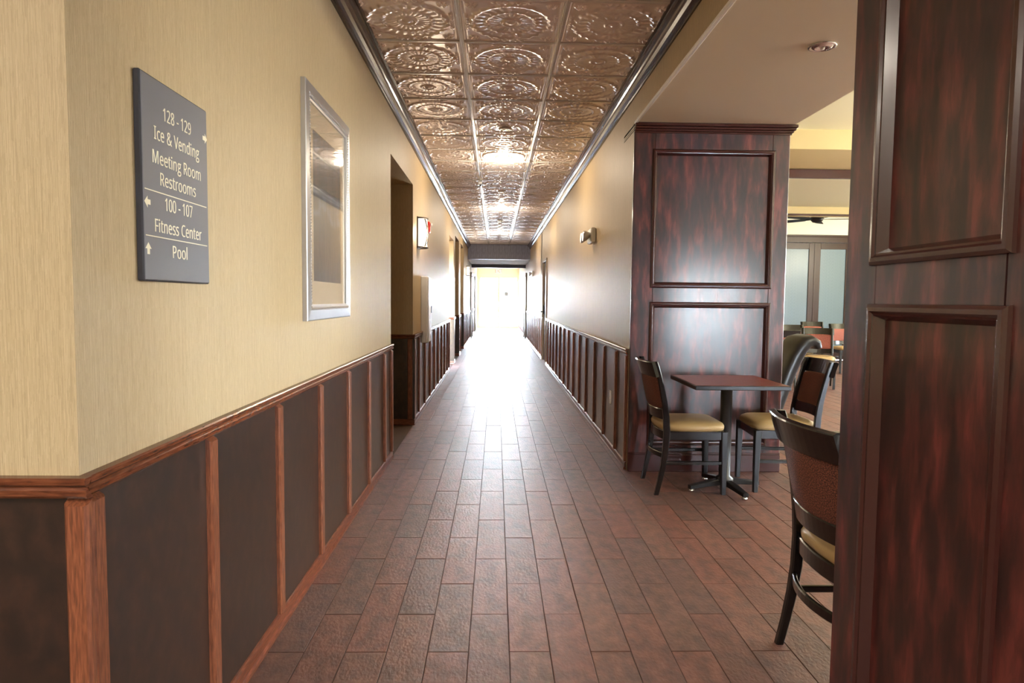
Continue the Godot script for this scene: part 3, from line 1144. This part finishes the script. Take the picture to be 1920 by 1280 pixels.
# ==================================================================== dining room fittings
func build_dining_room() -> void:
	var st := new_st()
	wall_d(st, 1.0, 9.7, FAR, FAR + 0.2, 3.5, [[5.40, 8.72, 0.0, 2.60]])
	struct("wall_far", st, M.white_paint, "white wall above the frosted glass doors at the back of the dining room", "wall")
	st = new_st()
	for b in [[5.28, 8.84, 2.60, 2.745, -0.03], [5.28, 5.40, 0.0, 2.60, -0.03], [8.72, 8.84, 0.0, 2.60, -0.03]]:
		bx(st, b[0], b[1], b[2], b[3], FAR + b[4], FAR + 0.1, 0.006)
	bx(st, 5.24, 8.88, 2.72, 2.765, FAR - 0.05, FAR, 0.008)
	struct("trim_doors", st, M.casing, "dark wooden casing around the frosted glass doors", "trim")
	for k in 4:
		var t := thing("door_%d" % (k + 11), P(5.40 + 0.83 * k, 0, FAR + 0.06))
		tag(t, ["leftmost frosted glass door leaf behind the dining chairs", "frosted glass door leaf left of the dark centre stiles", "frosted glass door leaf right of the dark centre stiles", "rightmost frosted glass door leaf hidden by the near column"][k], "door", "", "structure")
		st = new_st()
		box(st, Vector3(-0.001, 0.005, -0.025), Vector3(0.13, 2.595, 0.025), 0.004)
		box(st, Vector3(0.70, 0.005, -0.025), Vector3(0.829, 2.595, 0.025), 0.004)
		box(st, Vector3(0.13, 2.46, -0.025), Vector3(0.70, 2.595, 0.025), 0.004)
		box(st, Vector3(0.13, 0.005, -0.025), Vector3(0.70, 0.26, 0.025), 0.004)
		box(st, Vector3(0.815, 0.005, 0.022), Vector3(0.845, 2.595, 0.034), 0.003)
		obj("door_frame", st, M.casing, t)
		st = new_st()
		box(st, Vector3(0.125, 0.255, -0.004), Vector3(0.705, 2.465, 0.004))
		obj("frosted_pane", st, M.frost, t)
	# ceiling fan
	var t := thing("ceiling_fan", P(5.80, 2.70, 12.0))
	tag(t, "dark ceiling fan with broad blades in front of the far white wall", "ceiling fan")
	st = new_st()
	lathe(st, [Vector2(0.0, 0.02), Vector2(0.07, 0.03), Vector2(0.10, 0.06), Vector2(0.12, 0.10), Vector2(0.10, 0.15), Vector2(0.03, 0.18), Vector2(0.015, 0.2), Vector2(0.015, 0.48), Vector2(0.06, 0.49), Vector2(0.07, 0.52), Vector2(0.0, 0.52)], 20)
	obj("motor", st, M.dark_metal, t)
	for k in 5:
		var a := TAU * k / 5.0 + PI / 2 + 0.12
		st = new_st()
		var dir := Vector3(cos(a), 0, -sin(a)) * -1.0
		var side := Vector3(-dir.z, 0, dir.x)
		var rings := []
		for q in [[0.10, 0.025], [0.20, 0.03], [0.24, 0.06], [0.45, 0.07], [0.68, 0.075], [0.72, 0.06]]:
			var r := PackedVector3Array()
			for e in [[-1, -0.004], [1, -0.004], [1, 0.004], [-1, 0.004]]:
				r.append(Vector3(0, 0.085, 0) + dir * q[0] + side * (q[1] * e[0]) + Vector3.UP * (e[1] - 0.18 * q[1] * e[0]))
			rings.append(r)
		loft(st, rings, true, false)
		obj("blade", st, M.dark_metal, t)
	# downlight in the soffit
	t = thing("recessed_spotlight", P(1.633, 2.57, 3.391))
	tag(t, "chrome recessed spotlight in the beige soffit", "ceiling light")
	st = new_st()
	lathe(st, [Vector2(0.064, 0.0), Vector2(0.070, -0.006), Vector2(0.060, -0.009), Vector2(0.050, -0.004)], 28)
	obj("trim_ring", st, M.chrome, t)
	st = new_st()
	lathe(st, [Vector2(0.052, -0.004), Vector2(0.046, -0.010), Vector2(0.030, -0.014), Vector2(0.020, -0.006), Vector2(0.0, -0.005)], 24)
	obj("reflector", st, M.chrome, t)
	st = new_st()
	lathe(st, [Vector2(0.0, -0.020), Vector2(0.010, -0.018), Vector2(0.014, -0.006)], 14)
	obj("bulb", st, M.lens_off, t)


# ==================================================================== things on the walls
func build_wall_things() -> void:
	# direction sign
	var t := thing("direction_sign", P(WL, 1.315, 1.7465), PI / 2)
	tag(t, "grey hotel direction sign with cream lettering and arrows", "sign")
	var w := 0.353
	var h := 0.485
	var st := new_st()
	box(st, Vector3(-w / 2, 0, 0), Vector3(w / 2, h, 0.016), 0.003)
	obj("backing", st, M.sign_edge, t)
	st = new_st()
	box(st, Vector3(-w / 2 + 0.004, 0.004, 0.014), Vector3(w / 2 - 0.004, h - 0.004, 0.0175), 0.001)
	obj("face", st, M.sign_face, t)
	var z := 0.0178
	for q in [["128 - 129", 0.408, 0.147], ["Ice & Vending", 0.354, 0.24], ["Meeting Room", 0.297, 0.256], ["Restrooms", 0.248, 0.19], ["100 - 107", 0.190, 0.147], ["Fitness Center", 0.134, 0.25], ["Pool", 0.076, 0.078]]:
		lettering(q[0], 0.031, Vector3(0.0, q[1] - 0.0155, z), M.letter, t, 1.0, q[2])
	for y in [0.2145, 0.107]:
		st = new_st()
		box(st, Vector3(-0.168, y - 0.0012, z), Vector3(0.160, y + 0.0012, z + 0.001))
		obj("rule", st, M.letter, t)
	for q in [[0.157, 0.404, 0.0], [-0.157, 0.185, PI], [-0.158, 0.076, PI / 2]]:
		st = new_st()
		var pts := [Vector2(-0.013, -0.006), Vector2(0.0, -0.006), Vector2(0.0, -0.014), Vector2(0.015, 0.0), Vector2(0.0, 0.014), Vector2(0.0, 0.006), Vector2(-0.013, 0.006)]
		for e in [[0, 1, 5], [0, 5, 6], [2, 3, 4]]:
			var v := []
			for i in e:
				var p: Vector2 = pts[i].rotated(q[2])
				v.append(Vector3(q[0] + p.x, q[1] + p.y, z + 0.0008))
			tri(st, v[0], v[1], v[2], Vector3(0, 0, 1))
		obj("arrow", st, M.letter, t)
	picture()
	sconce(7.16, 1.81, 2.14, "glowing half-round wall sconce with crossed bronze straps beside the first doorway", 0.7)
	sconce(18.5, 1.92, 2.19, "small far wall sconce just before the header beam", 0.7)
	# fire alarm
	t = thing("fire_alarm", P(WL, 2.06, 8.0), PI / 2)
	tag(t, "red fire alarm horn strobe on the left wall behind the sconce", "fire alarm")
	st = new_st()
	box(st, Vector3(-0.06, 0, 0), Vector3(0.06, 0.13, 0.045), 0.01)
	obj("housing", st, M.red, t)
	st = new_st()
	box(st, Vector3(-0.03, 0.075, 0.045), Vector3(0.03, 0.12, 0.072), 0.012)
	obj("strobe_lens", st, M.white, t)
	# white cabinet
	t = thing("wall_cabinet", P(WL, 0.787, 7.56), PI / 2)
	tag(t, "tall shallow white cabinet hung over the chair rail on the left wall", "cabinet")
	st = new_st()
	box(st, Vector3(-0.15, 0, 0), Vector3(0.15, 0.74, 0.075), 0.006)
	obj("body", st, M.white, t)
	st = new_st()
	box(st, Vector3(-0.143, 0.007, 0.076), Vector3(0.143, 0.733, 0.088), 0.005)
	var dr := obj("door", st, M.white, t)
	st = new_st()
	box(st, Vector3(0.105, 0.33, 0.088), Vector3(0.125, 0.41, 0.102), 0.004)
	obj("handle", st, M.silver, dr)
	# emergency lights on the right wall
	for k in 2:
		t = thing("emergency_light", P(WR, [1.86, 1.90][k], [6.82, 17.9][k]), -PI / 2)
		tag(t, ["twin-headed emergency light on the right wall near the wood column", "far twin-headed emergency light high on the right wall past the door"][k], "emergency light", "emergency lights on the right wall")
		st = new_st()
		box(st, Vector3(-0.14, 0.0, 0), Vector3(0.14, 0.15, 0.055), 0.012)
		obj("housing", st, M.plastic, t)
		for s in [-1.0, 1.0]:
			st = new_st()
			var ring := []
			for q in [[0.0, 0.022], [0.02, 0.034], [0.05, 0.052], [0.075, 0.054], [0.08, 0.046]]:
				var r := PackedVector3Array()
				for i in 12:
					r.append(Vector3(s * 0.078 + cos(TAU * i / 12) * q[1] * 1.15, 0.08 + sin(TAU * i / 12) * q[1] - q[0] * 0.25, 0.05 + q[0]))
				ring.append(r)
			loft(st, ring)
			obj("lamp_head", st, M.silver, t)
	# outlet
	t = thing("wall_outlet", P(WR - 0.003, 0.39, 5.66), -PI / 2)
	tag(t, "white electrical outlet low on the right wainscot", "outlet")
	st = new_st()
	box(st, Vector3(-0.036, 0, 0), Vector3(0.036, 0.115, 0.006), 0.002)
	obj("cover_plate", st, M.plastic, t)
	for y in [0.035, 0.08]:
		st = new_st()
		box(st, Vector3(-0.017, y - 0.014, 0.006), Vector3(0.017, y + 0.014, 0.009), 0.003)
		obj("socket", st, M.white, t)


func picture() -> void:
	var t := thing("framed_picture", P(WL, 1.177, 3.31), PI / 2)
	tag(t, "large silver framed picture with wide tan mat on the left wall", "picture")
	var w := 0.84
	var h := 1.035
	var f := 0.072
	# four mitred lengths of flat silver moulding
	var prof := [Vector2(0.0, 0.0), Vector2(0.0, 0.019), Vector2(0.004, 0.023), Vector2(0.046, 0.025), Vector2(0.050, 0.021), Vector2(0.060, 0.024), Vector2(0.064, 0.019), Vector2(f, 0.016), Vector2(f, 0.008)]
	var cs := [Vector3(-w / 2, 0, 0), Vector3(w / 2, 0, 0), Vector3(w / 2, h, 0), Vector3(-w / 2, h, 0)]
	for k in 4:
		var st := new_st()
		var a: Vector3 = cs[k]
		var b: Vector3 = cs[(k + 1) % 4]
		var along := (b - a).normalized()
		var inward := Vector3(-along.y, along.x, 0)
		for i in prof.size() - 1:
			var p: Vector2 = prof[i]
			var q: Vector2 = prof[i + 1]
			quad(st, a + (along + inward) * p.x + Vector3(0, 0, p.y), b + (inward - along) * p.x + Vector3(0, 0, p.y), b + (inward - along) * q.x + Vector3(0, 0, q.y), a + (along + inward) * q.x + Vector3(0, 0, q.y), Vector3(0, 0, q.x - p.x) - inward * (q.y - p.y))
		obj("frame_side", st, M.silver, t)
	var st := new_st()
	var e := 0.055
	for k in 4:
		var a: Vector3 = cs[k] + Vector3(e * (1 if k == 0 or k == 3 else -1), e * (1 if k < 2 else -1), 0.0235)
		var b: Vector3 = cs[(k + 1) % 4] + Vector3(e * (1 if k == 3 or k == 2 else -1), e * (1 if k == 0 or k == 3 else -1), 0.0235)
		var n := int(a.distance_to(b) / 0.0135)
		for i in n:
			var c := a.lerp(b, (i + 0.5) / n)
			for q in 4:
				var u := Vector3(cos(TAU * q / 4), sin(TAU * q / 4), 0) * 0.0055
				var v := Vector3(cos(TAU * (q + 1) / 4), sin(TAU * (q + 1) / 4), 0) * 0.0055
				tri(st, c + u, c + v, c + Vector3(0, 0, 0.006), u + v + Vector3(0, 0, 0.01))
	var beads := obj("bead_row", st, M.tbar, t)
	beads.set_meta("kind", "stuff")
	st = new_st()
	var mw := w / 2 - 0.066
	for b in [[-mw, -0.265, 0.066, h - 0.066], [0.265, mw, 0.066, h - 0.066], [-0.265, 0.265, 0.066, 0.178], [-0.265, 0.265, 0.857, h - 0.066]]:
		box(st, Vector3(b[0], b[2], 0.003), Vector3(b[1], b[3], 0.008))
	obj("mat_board", st, M.mat_board, t)
	# the print: plain bands of slate, brown and pale blue
	var im := Image.create(96, 128, false, Image.FORMAT_RGB8)
	var n := FastNoiseLite.new()
	n.seed = 5
	n.frequency = 0.03
	for y in 128:
		for x in 96:
			var v := y / 128.0 + 0.12 * n.get_noise_2d(x * 0.6, y * 1.0)
			var c := rgb(96, 102, 122).lerp(rgb(74, 62, 66), smoothstep(0.15, 0.4, v))
			c = c.lerp(rgb(112, 116, 136), smoothstep(0.42, 0.5, v) * (1.0 - smoothstep(0.5, 0.58, v)))
			c = c.lerp(rgb(92, 70, 66), smoothstep(0.6, 0.75, v))
			c = c.lerp(rgb(70, 66, 88), smoothstep(0.85, 0.97, v))
			var k := n.get_noise_2d(x * 4.0 + 300.0, y * 0.5)
			c = c.lerp(rgb(118, 92, 84) if k > 0.0 else rgb(58, 54, 62), clampf(absf(k) * 1.3, 0.0, 0.6))
			im.set_pixel(x, y, c)
	var pm := StandardMaterial3D.new()
	pm.albedo_texture = ImageTexture.create_from_image(im)
	pm.roughness = 0.7
	var pq := QuadMesh.new()
	pq.size = Vector2(0.54, 0.69)
	put("print", pq, pm, t, Vector3(0, 0.5175, 0.004))
	st = new_st()
	box(st, Vector3(-mw, 0.066, 0.0095), Vector3(mw, h - 0.066, 0.0115))
	obj("glass", st, M.glass, t)


func sconce(d: float, y0: float, y1: float, label: String, energy: float) -> void:
	var t := thing("wall_sconce", P(WL, y0, d), PI / 2)
	tag(t, label, "wall lamp", "half-round wall sconces")
	var h := y1 - y0
	var st := new_st()
	box(st, Vector3(-0.13, 0.0, 0), Vector3(0.13, h, 0.012), 0.004)
	obj("back_plate", st, M.bronze, t)
	st = new_st()
	var rings := []
	for y in [0.02, h * 0.5, h - 0.02]:
		var r := PackedVector3Array()
		for i in 17:
			var a := PI * i / 16
			r.append(Vector3(cos(a) * 0.112, y, 0.012 + sin(a) * 0.082))
		rings.append(r)
	loft(st, rings)
	obj("shade", st, M.shade_lit, t)
	st = new_st()
	for y in [0.012, h - 0.012]:
		st = new_st()
		var pts := []
		for i in 17:
			var a := PI * i / 16
			pts.append(Vector3(cos(a) * 0.12, y, 0.012 + sin(a) * 0.09))
		tube(st, pts, 0.008, 6)
		obj("band", st, M.bronze, t)
	for s in [-1.0, 1.0]:
		st = new_st()
		var pts := []
		for i in 13:
			var u := i / 12.0
			var a: float = PI * 0.5 + s * (u - 0.5) * 1.5
			pts.append(Vector3(cos(a) * 0.118, 0.012 + (h - 0.024) * u, 0.012 + sin(a) * 0.088))
		tube(st, pts, 0.006, 6)
		obj("strap", st, M.bronze, t)
	var l := OmniLight3D.new()
	l.name = "lamp"
	l.light_energy = energy * 0.25
	l.light_color = rgb(255, 236, 208)
	l.light_size = 0.06
	l.omni_range = 12.0
	l.omni_attenuation = 2.0
	l.shadow_enabled = true
	l.position = Vector3(0, h * 0.5, 0.17)
	t.add_child(l)


# ==================================================================== dining furniture
func sec_rect(c: Vector3, u: Vector3, v: Vector3, hu: float, hv: float, bev := 0.005) -> PackedVector3Array:
	var r := PackedVector3Array()
	for e in [[-1, -1, 1], [1, -1, 0], [1, 1, 1], [-1, 1, 0]]:
		var a: Vector3 = u * (e[0] * (hu - bev)) + v * (e[1] * hv)
		var b: Vector3 = u * (e[0] * hu) + v * (e[1] * (hv - bev))
		if e[2] == 1:
			r.append(c + b)
			r.append(c + a)
		else:
			r.append(c + a)
			r.append(c + b)
	return r


# bowed slab across the chair: mid line z at height y, bowed backwards by bow
func bowed(st: SurfaceTool, half: float, y0: float, y1: float, z0: float, z1: float, bow: float, thick: float, round_edge := false) -> void:
	var rings := []
	var n := 14
	for i in n + 1:
		var u := -1.0 + 2.0 * i / n
		var back := -bow * (1.0 - u * u)
		var cen := Vector3(half * u, (y0 + y1) * 0.5, (z0 + z1) * 0.5 + back)
		var up := Vector3(0, y1 - y0, z1 - z0)
		var hgt := up.length() * 0.5
		up = up.normalized()
		var along := Vector3(half, 0, 2.0 * bow * u).normalized()
		var nrm := along.cross(up).normalized()
		var th := thick * 0.5
		if round_edge:
			th *= sqrt(maxf(0.15, 1.0 - pow(u, 8.0)))
			hgt *= sqrt(maxf(0.8, 1.0 - 0.2 * pow(u, 8.0)))
			var r := PackedVector3Array()
			for k in 16:
				var a := TAU * k / 16
				r.append(cen + up * (hgt * signf(cos(a)) * pow(absf(cos(a)), 0.35)) + nrm * (th * signf(sin(a)) * pow(absf(sin(a)), 0.6)))
			rings.append(r)
		else:
			rings.append(sec_rect(cen, up, nrm, hgt, th, 0.004))
	loft(st, rings, true, round_edge)


# a dining chair facing +z, its origin on the floor under the middle of the seat
func make_chair(cover: Material) -> Node3D:
	var t := thing("dining_chair", Vector3.ZERO)
	for s in [-1.0, 1.0]:
		var st := new_st()
		var rings := []
		for q in [[0.0, -0.255, 0.015], [0.1, -0.232, 0.016], [0.2, -0.213, 0.018], [0.3, -0.200, 0.020], [0.42, -0.194, 0.022], [0.52, -0.200, 0.021], [0.62, -0.214, 0.019], [0.74, -0.240, 0.017], [0.84, -0.266, 0.016], [0.885, -0.279, 0.014]]:
			rings.append(sec_rect(Vector3(s * 0.205, q[0], q[1]), Vector3.RIGHT, Vector3.BACK, 0.014, q[2], 0.005))
		loft(st, rings, true, false)
		obj("rear_leg", st, M.black, t)
		st = new_st()
		loft(st, [sec_rect(Vector3(s * 0.195, 0.0, 0.195), Vector3.RIGHT, Vector3.BACK, 0.016, 0.016), sec_rect(Vector3(s * 0.195, 0.42, 0.19), Vector3.RIGHT, Vector3.BACK, 0.022, 0.022)], true, false)
		obj("front_leg", st, M.leg_grey, t)
		st = new_st()
		box(st, Vector3(s * 0.2 - 0.009, 0.20, -0.20), Vector3(s * 0.2 + 0.009, 0.225, 0.19), 0.004)
		obj("stretcher", st, M.black, t)
	var st := new_st()
	bowed(st, 0.205, 0.245, 0.28, -0.205, -0.205, 0.05, 0.016)
	obj("stretcher", st, M.black, t)
	st = new_st()
	bowed(st, 0.205, 0.365, 0.425, -0.19, -0.19, 0.035, 0.02)
	box(st, Vector3(-0.205, 0.365, 0.18), Vector3(0.205, 0.425, 0.2), 0.004)
	box(st, Vector3(-0.208, 0.365, -0.19), Vector3(-0.188, 0.425, 0.19), 0.004)
	box(st, Vector3(0.188, 0.365, -0.19), Vector3(0.208, 0.425, 0.19), 0.004)
	obj("seat_frame", st, M.black, t)
	st = new_st()
	bowed(st, 0.232, 0.785, 0.885, -0.268, -0.300, 0.042, 0.024)
	obj("top_rail", st, M.black, t)
	st = new_st()
	bowed(st, 0.2, 0.50, 0.572, -0.202, -0.214, 0.042, 0.022)
	obj("lower_rail", st, M.black, t)
	st = new_st()
	bowed(st, 0.188, 0.568, 0.792, -0.212, -0.262, 0.04, 0.036, true)
	obj("backrest", st, cover, t)
	st = new_st()
	var rings := []
	for q in [[0.42, 0.93], [0.432, 0.99], [0.45, 1.0], [0.466, 0.965], [0.478, 0.86], [0.486, 0.62], [0.489, 0.25]]:
		var r := PackedVector3Array()
		for k in 32:
			var a := TAU * k / 32
			var cx := signf(cos(a)) * pow(absf(cos(a)), 0.42)
			var cz := signf(sin(a)) * pow(absf(sin(a)), 0.42)
			r.append(Vector3(cx * q[1] * 0.218, q[0], cz * q[1] * (0.215 if cz > 0 else 0.212 + 0.02 * (1.0 - cx * cx)) - 0.0))
		rings.append(r)
	loft(st, rings)
	obj("seat", st, M.vinyl, t)
	return t


func copy_thing(o: Node3D, at: Vector3, turn: float) -> Node3D:
	var c := o.duplicate() as Node3D
	c.name = numbered(String(o.name).split("_0")[0])
	add_child(c)
	c.position = at
	c.rotation.y = turn
	return c


func make_table() -> Node3D:
	var t := thing("dining_table", Vector3.ZERO)
	var st := new_st()
	box(st, Vector3(-0.305, 0.722, -0.305), Vector3(0.305, 0.750, 0.305), 0.004)
	obj("edge_band", st, M.leg_grey, t)
	st = new_st()
	box(st, Vector3(-0.297, 0.748, -0.297), Vector3(0.297, 0.7515, 0.297), 0.001)
	obj("table_top", st, M.table_top, t)
	st = new_st()
	lathe(st, [Vector2(0.0, 0.06), Vector2(0.06, 0.06), Vector2(0.058, 0.085), Vector2(0.038, 0.10), Vector2(0.038, 0.69), Vector2(0.07, 0.70), Vector2(0.07, 0.722), Vector2(0.0, 0.722)], 20)
	obj("column", st, M.leg_grey, t)
	for k in 4:
		var a := TAU * k / 4 + 1.35
		var dir := Vector3(cos(a), 0, sin(a))
		var side := Vector3(-dir.z, 0, dir.x)
		st = new_st()
		loft(st, [sec_rect(Vector3(0, 0.062, 0), side, Vector3.UP, 0.026, 0.022), sec_rect(dir * 0.12 + Vector3(0, 0.052, 0), side, Vector3.UP, 0.024, 0.018), sec_rect(dir * 0.26 + Vector3(0, 0.034, 0), side, Vector3.UP, 0.02, 0.013)], true, false)
		var arm := obj("foot", st, M.leg_grey, t)
		st = new_st()
		lathe(st, [Vector2(0.0, 0.0), Vector2(0.018, 0.002), Vector2(0.02, 0.014), Vector2(0.012, 0.024)], 14, dir * 0.245)
		obj("glide", st, M.chrome, arm)
	return t


func build_dining_furniture() -> void:
	var table := make_table()
	table.position = P(1.565, 0, 4.42)
	tag(table, "small square dining table with red-brown top in front of the panelled wood wall", "table", "dining tables")
	var chair := make_chair(M.cloth)
	chair.position = P(1.33, 0, 2.19)
	chair.rotation.y = PI / 2
	tag(chair, "nearest black dining chair, seen from behind, half hidden by the near column", "chair", "dining chairs by the opening")
	tag(copy_thing(chair, P(1.325, 0, 4.5), PI / 2), "black dining chair with lit tan seat on the corridor side of the small table", "chair", "dining chairs by the opening")
	tag(copy_thing(chair, P(1.965, 0, 4.55), -PI / 2 - 0.06), "black dining chair facing the corridor on the right side of the small table", "chair", "dining chairs by the opening")
	# tables and chairs deeper in the room
	var far_chair := make_chair(M.cloth_red)
	far_chair.position = P(6.46, 0, 12.0)
	far_chair.rotation.y = -0.1
	var g := "far dining chairs"
	tag(far_chair, "far dining chair with red-brown back standing alone beside the near column edge", "chair", g)
	tag(copy_thing(far_chair, P(4.88, 0, 9.87), -0.35), "dining chair with red-brown back directly behind the grey lounge chair", "chair", g)
	tag(copy_thing(far_chair, P(6.50, 0, 13.2), 0.0), "farthest dining chair with its back against the dark door stiles", "chair", g)
	tag(copy_thing(far_chair, P(5.16, 0, 11.19), 0.05), "far dining chair behind the table at the wood column edge", "chair", g)
	tag(copy_thing(far_chair, P(4.12, 0, 9.6), 3.0), "dining chair with rounded red-brown back pushed in below the far table top", "chair", g)
	tag(copy_thing(table, P(4.30, 0, 10.25), 0.0), "far dining table whose top shows beside the panelled wood wall", "table", "dining tables")
	lounge_chair()


func lounge_chair() -> void:
	var t := thing("lounge_chair", P(2.35, 0, 5.85), -PI / 2)
	tag(t, "dark grey lounge chair with a shiny rolled-over back beyond the small table", "armchair")
	# back: one padded slab that rises from the seat and rolls over at the top; faces +z
	var st := new_st()
	var path := []
	for q in [[0.30, -0.10], [0.42, -0.13], [0.55, -0.17], [0.68, -0.215], [0.80, -0.265], [0.88, -0.31], [0.93, -0.355], [0.945, -0.40], [0.925, -0.44], [0.885, -0.455]]:
		path.append(Vector3(0, q[0], q[1]))
	var rings := []
	for i in path.size():
		var tn: Vector3 = (path[mini(i + 1, path.size() - 1)] - path[maxi(i - 1, 0)]).normalized()
		var nm := Vector3.RIGHT.cross(tn).normalized()
		var th: float = [0.05, 0.06, 0.065, 0.065, 0.065, 0.062, 0.058, 0.052, 0.045, 0.03][i]
		var r := PackedVector3Array()
		for k in 24:
			var a := TAU * k / 24
			r.append(path[i] + Vector3.RIGHT * (0.20 * signf(cos(a)) * pow(absf(cos(a)), 0.35)) + nm * (th * signf(sin(a)) * pow(absf(sin(a)), 0.6)))
		rings.append(r)
	loft(st, rings)
	obj("backrest", st, M.leather, t)
	st = new_st()
	rings = []
	for q in [[0.28, 0.96], [0.30, 1.0], [0.40, 1.0], [0.44, 0.95], [0.455, 0.7], [0.46, 0.2]]:
		var r := PackedVector3Array()
		for k in 28:
			var a := TAU * k / 28
			r.append(Vector3(0.20 * q[1] * signf(cos(a)) * pow(absf(cos(a)), 0.35), q[0], 0.16 + 0.27 * q[1] * signf(sin(a)) * pow(absf(sin(a)), 0.35)))
		rings.append(r)
	loft(st, rings)
	obj("seat", st, M.leather, t)
	for sx in [-1.0, 1.0]:
		for sz in [-0.06, 0.38]:
			st = new_st()
			loft(st, [sec_rect(Vector3(sx * 0.16, 0, sz), Vector3.RIGHT, Vector3.BACK, 0.015, 0.015), sec_rect(Vector3(sx * 0.16, 0.29, sz), Vector3.RIGHT, Vector3.BACK, 0.024, 0.024)], true, false)
			obj("leg", st, M.black, t)
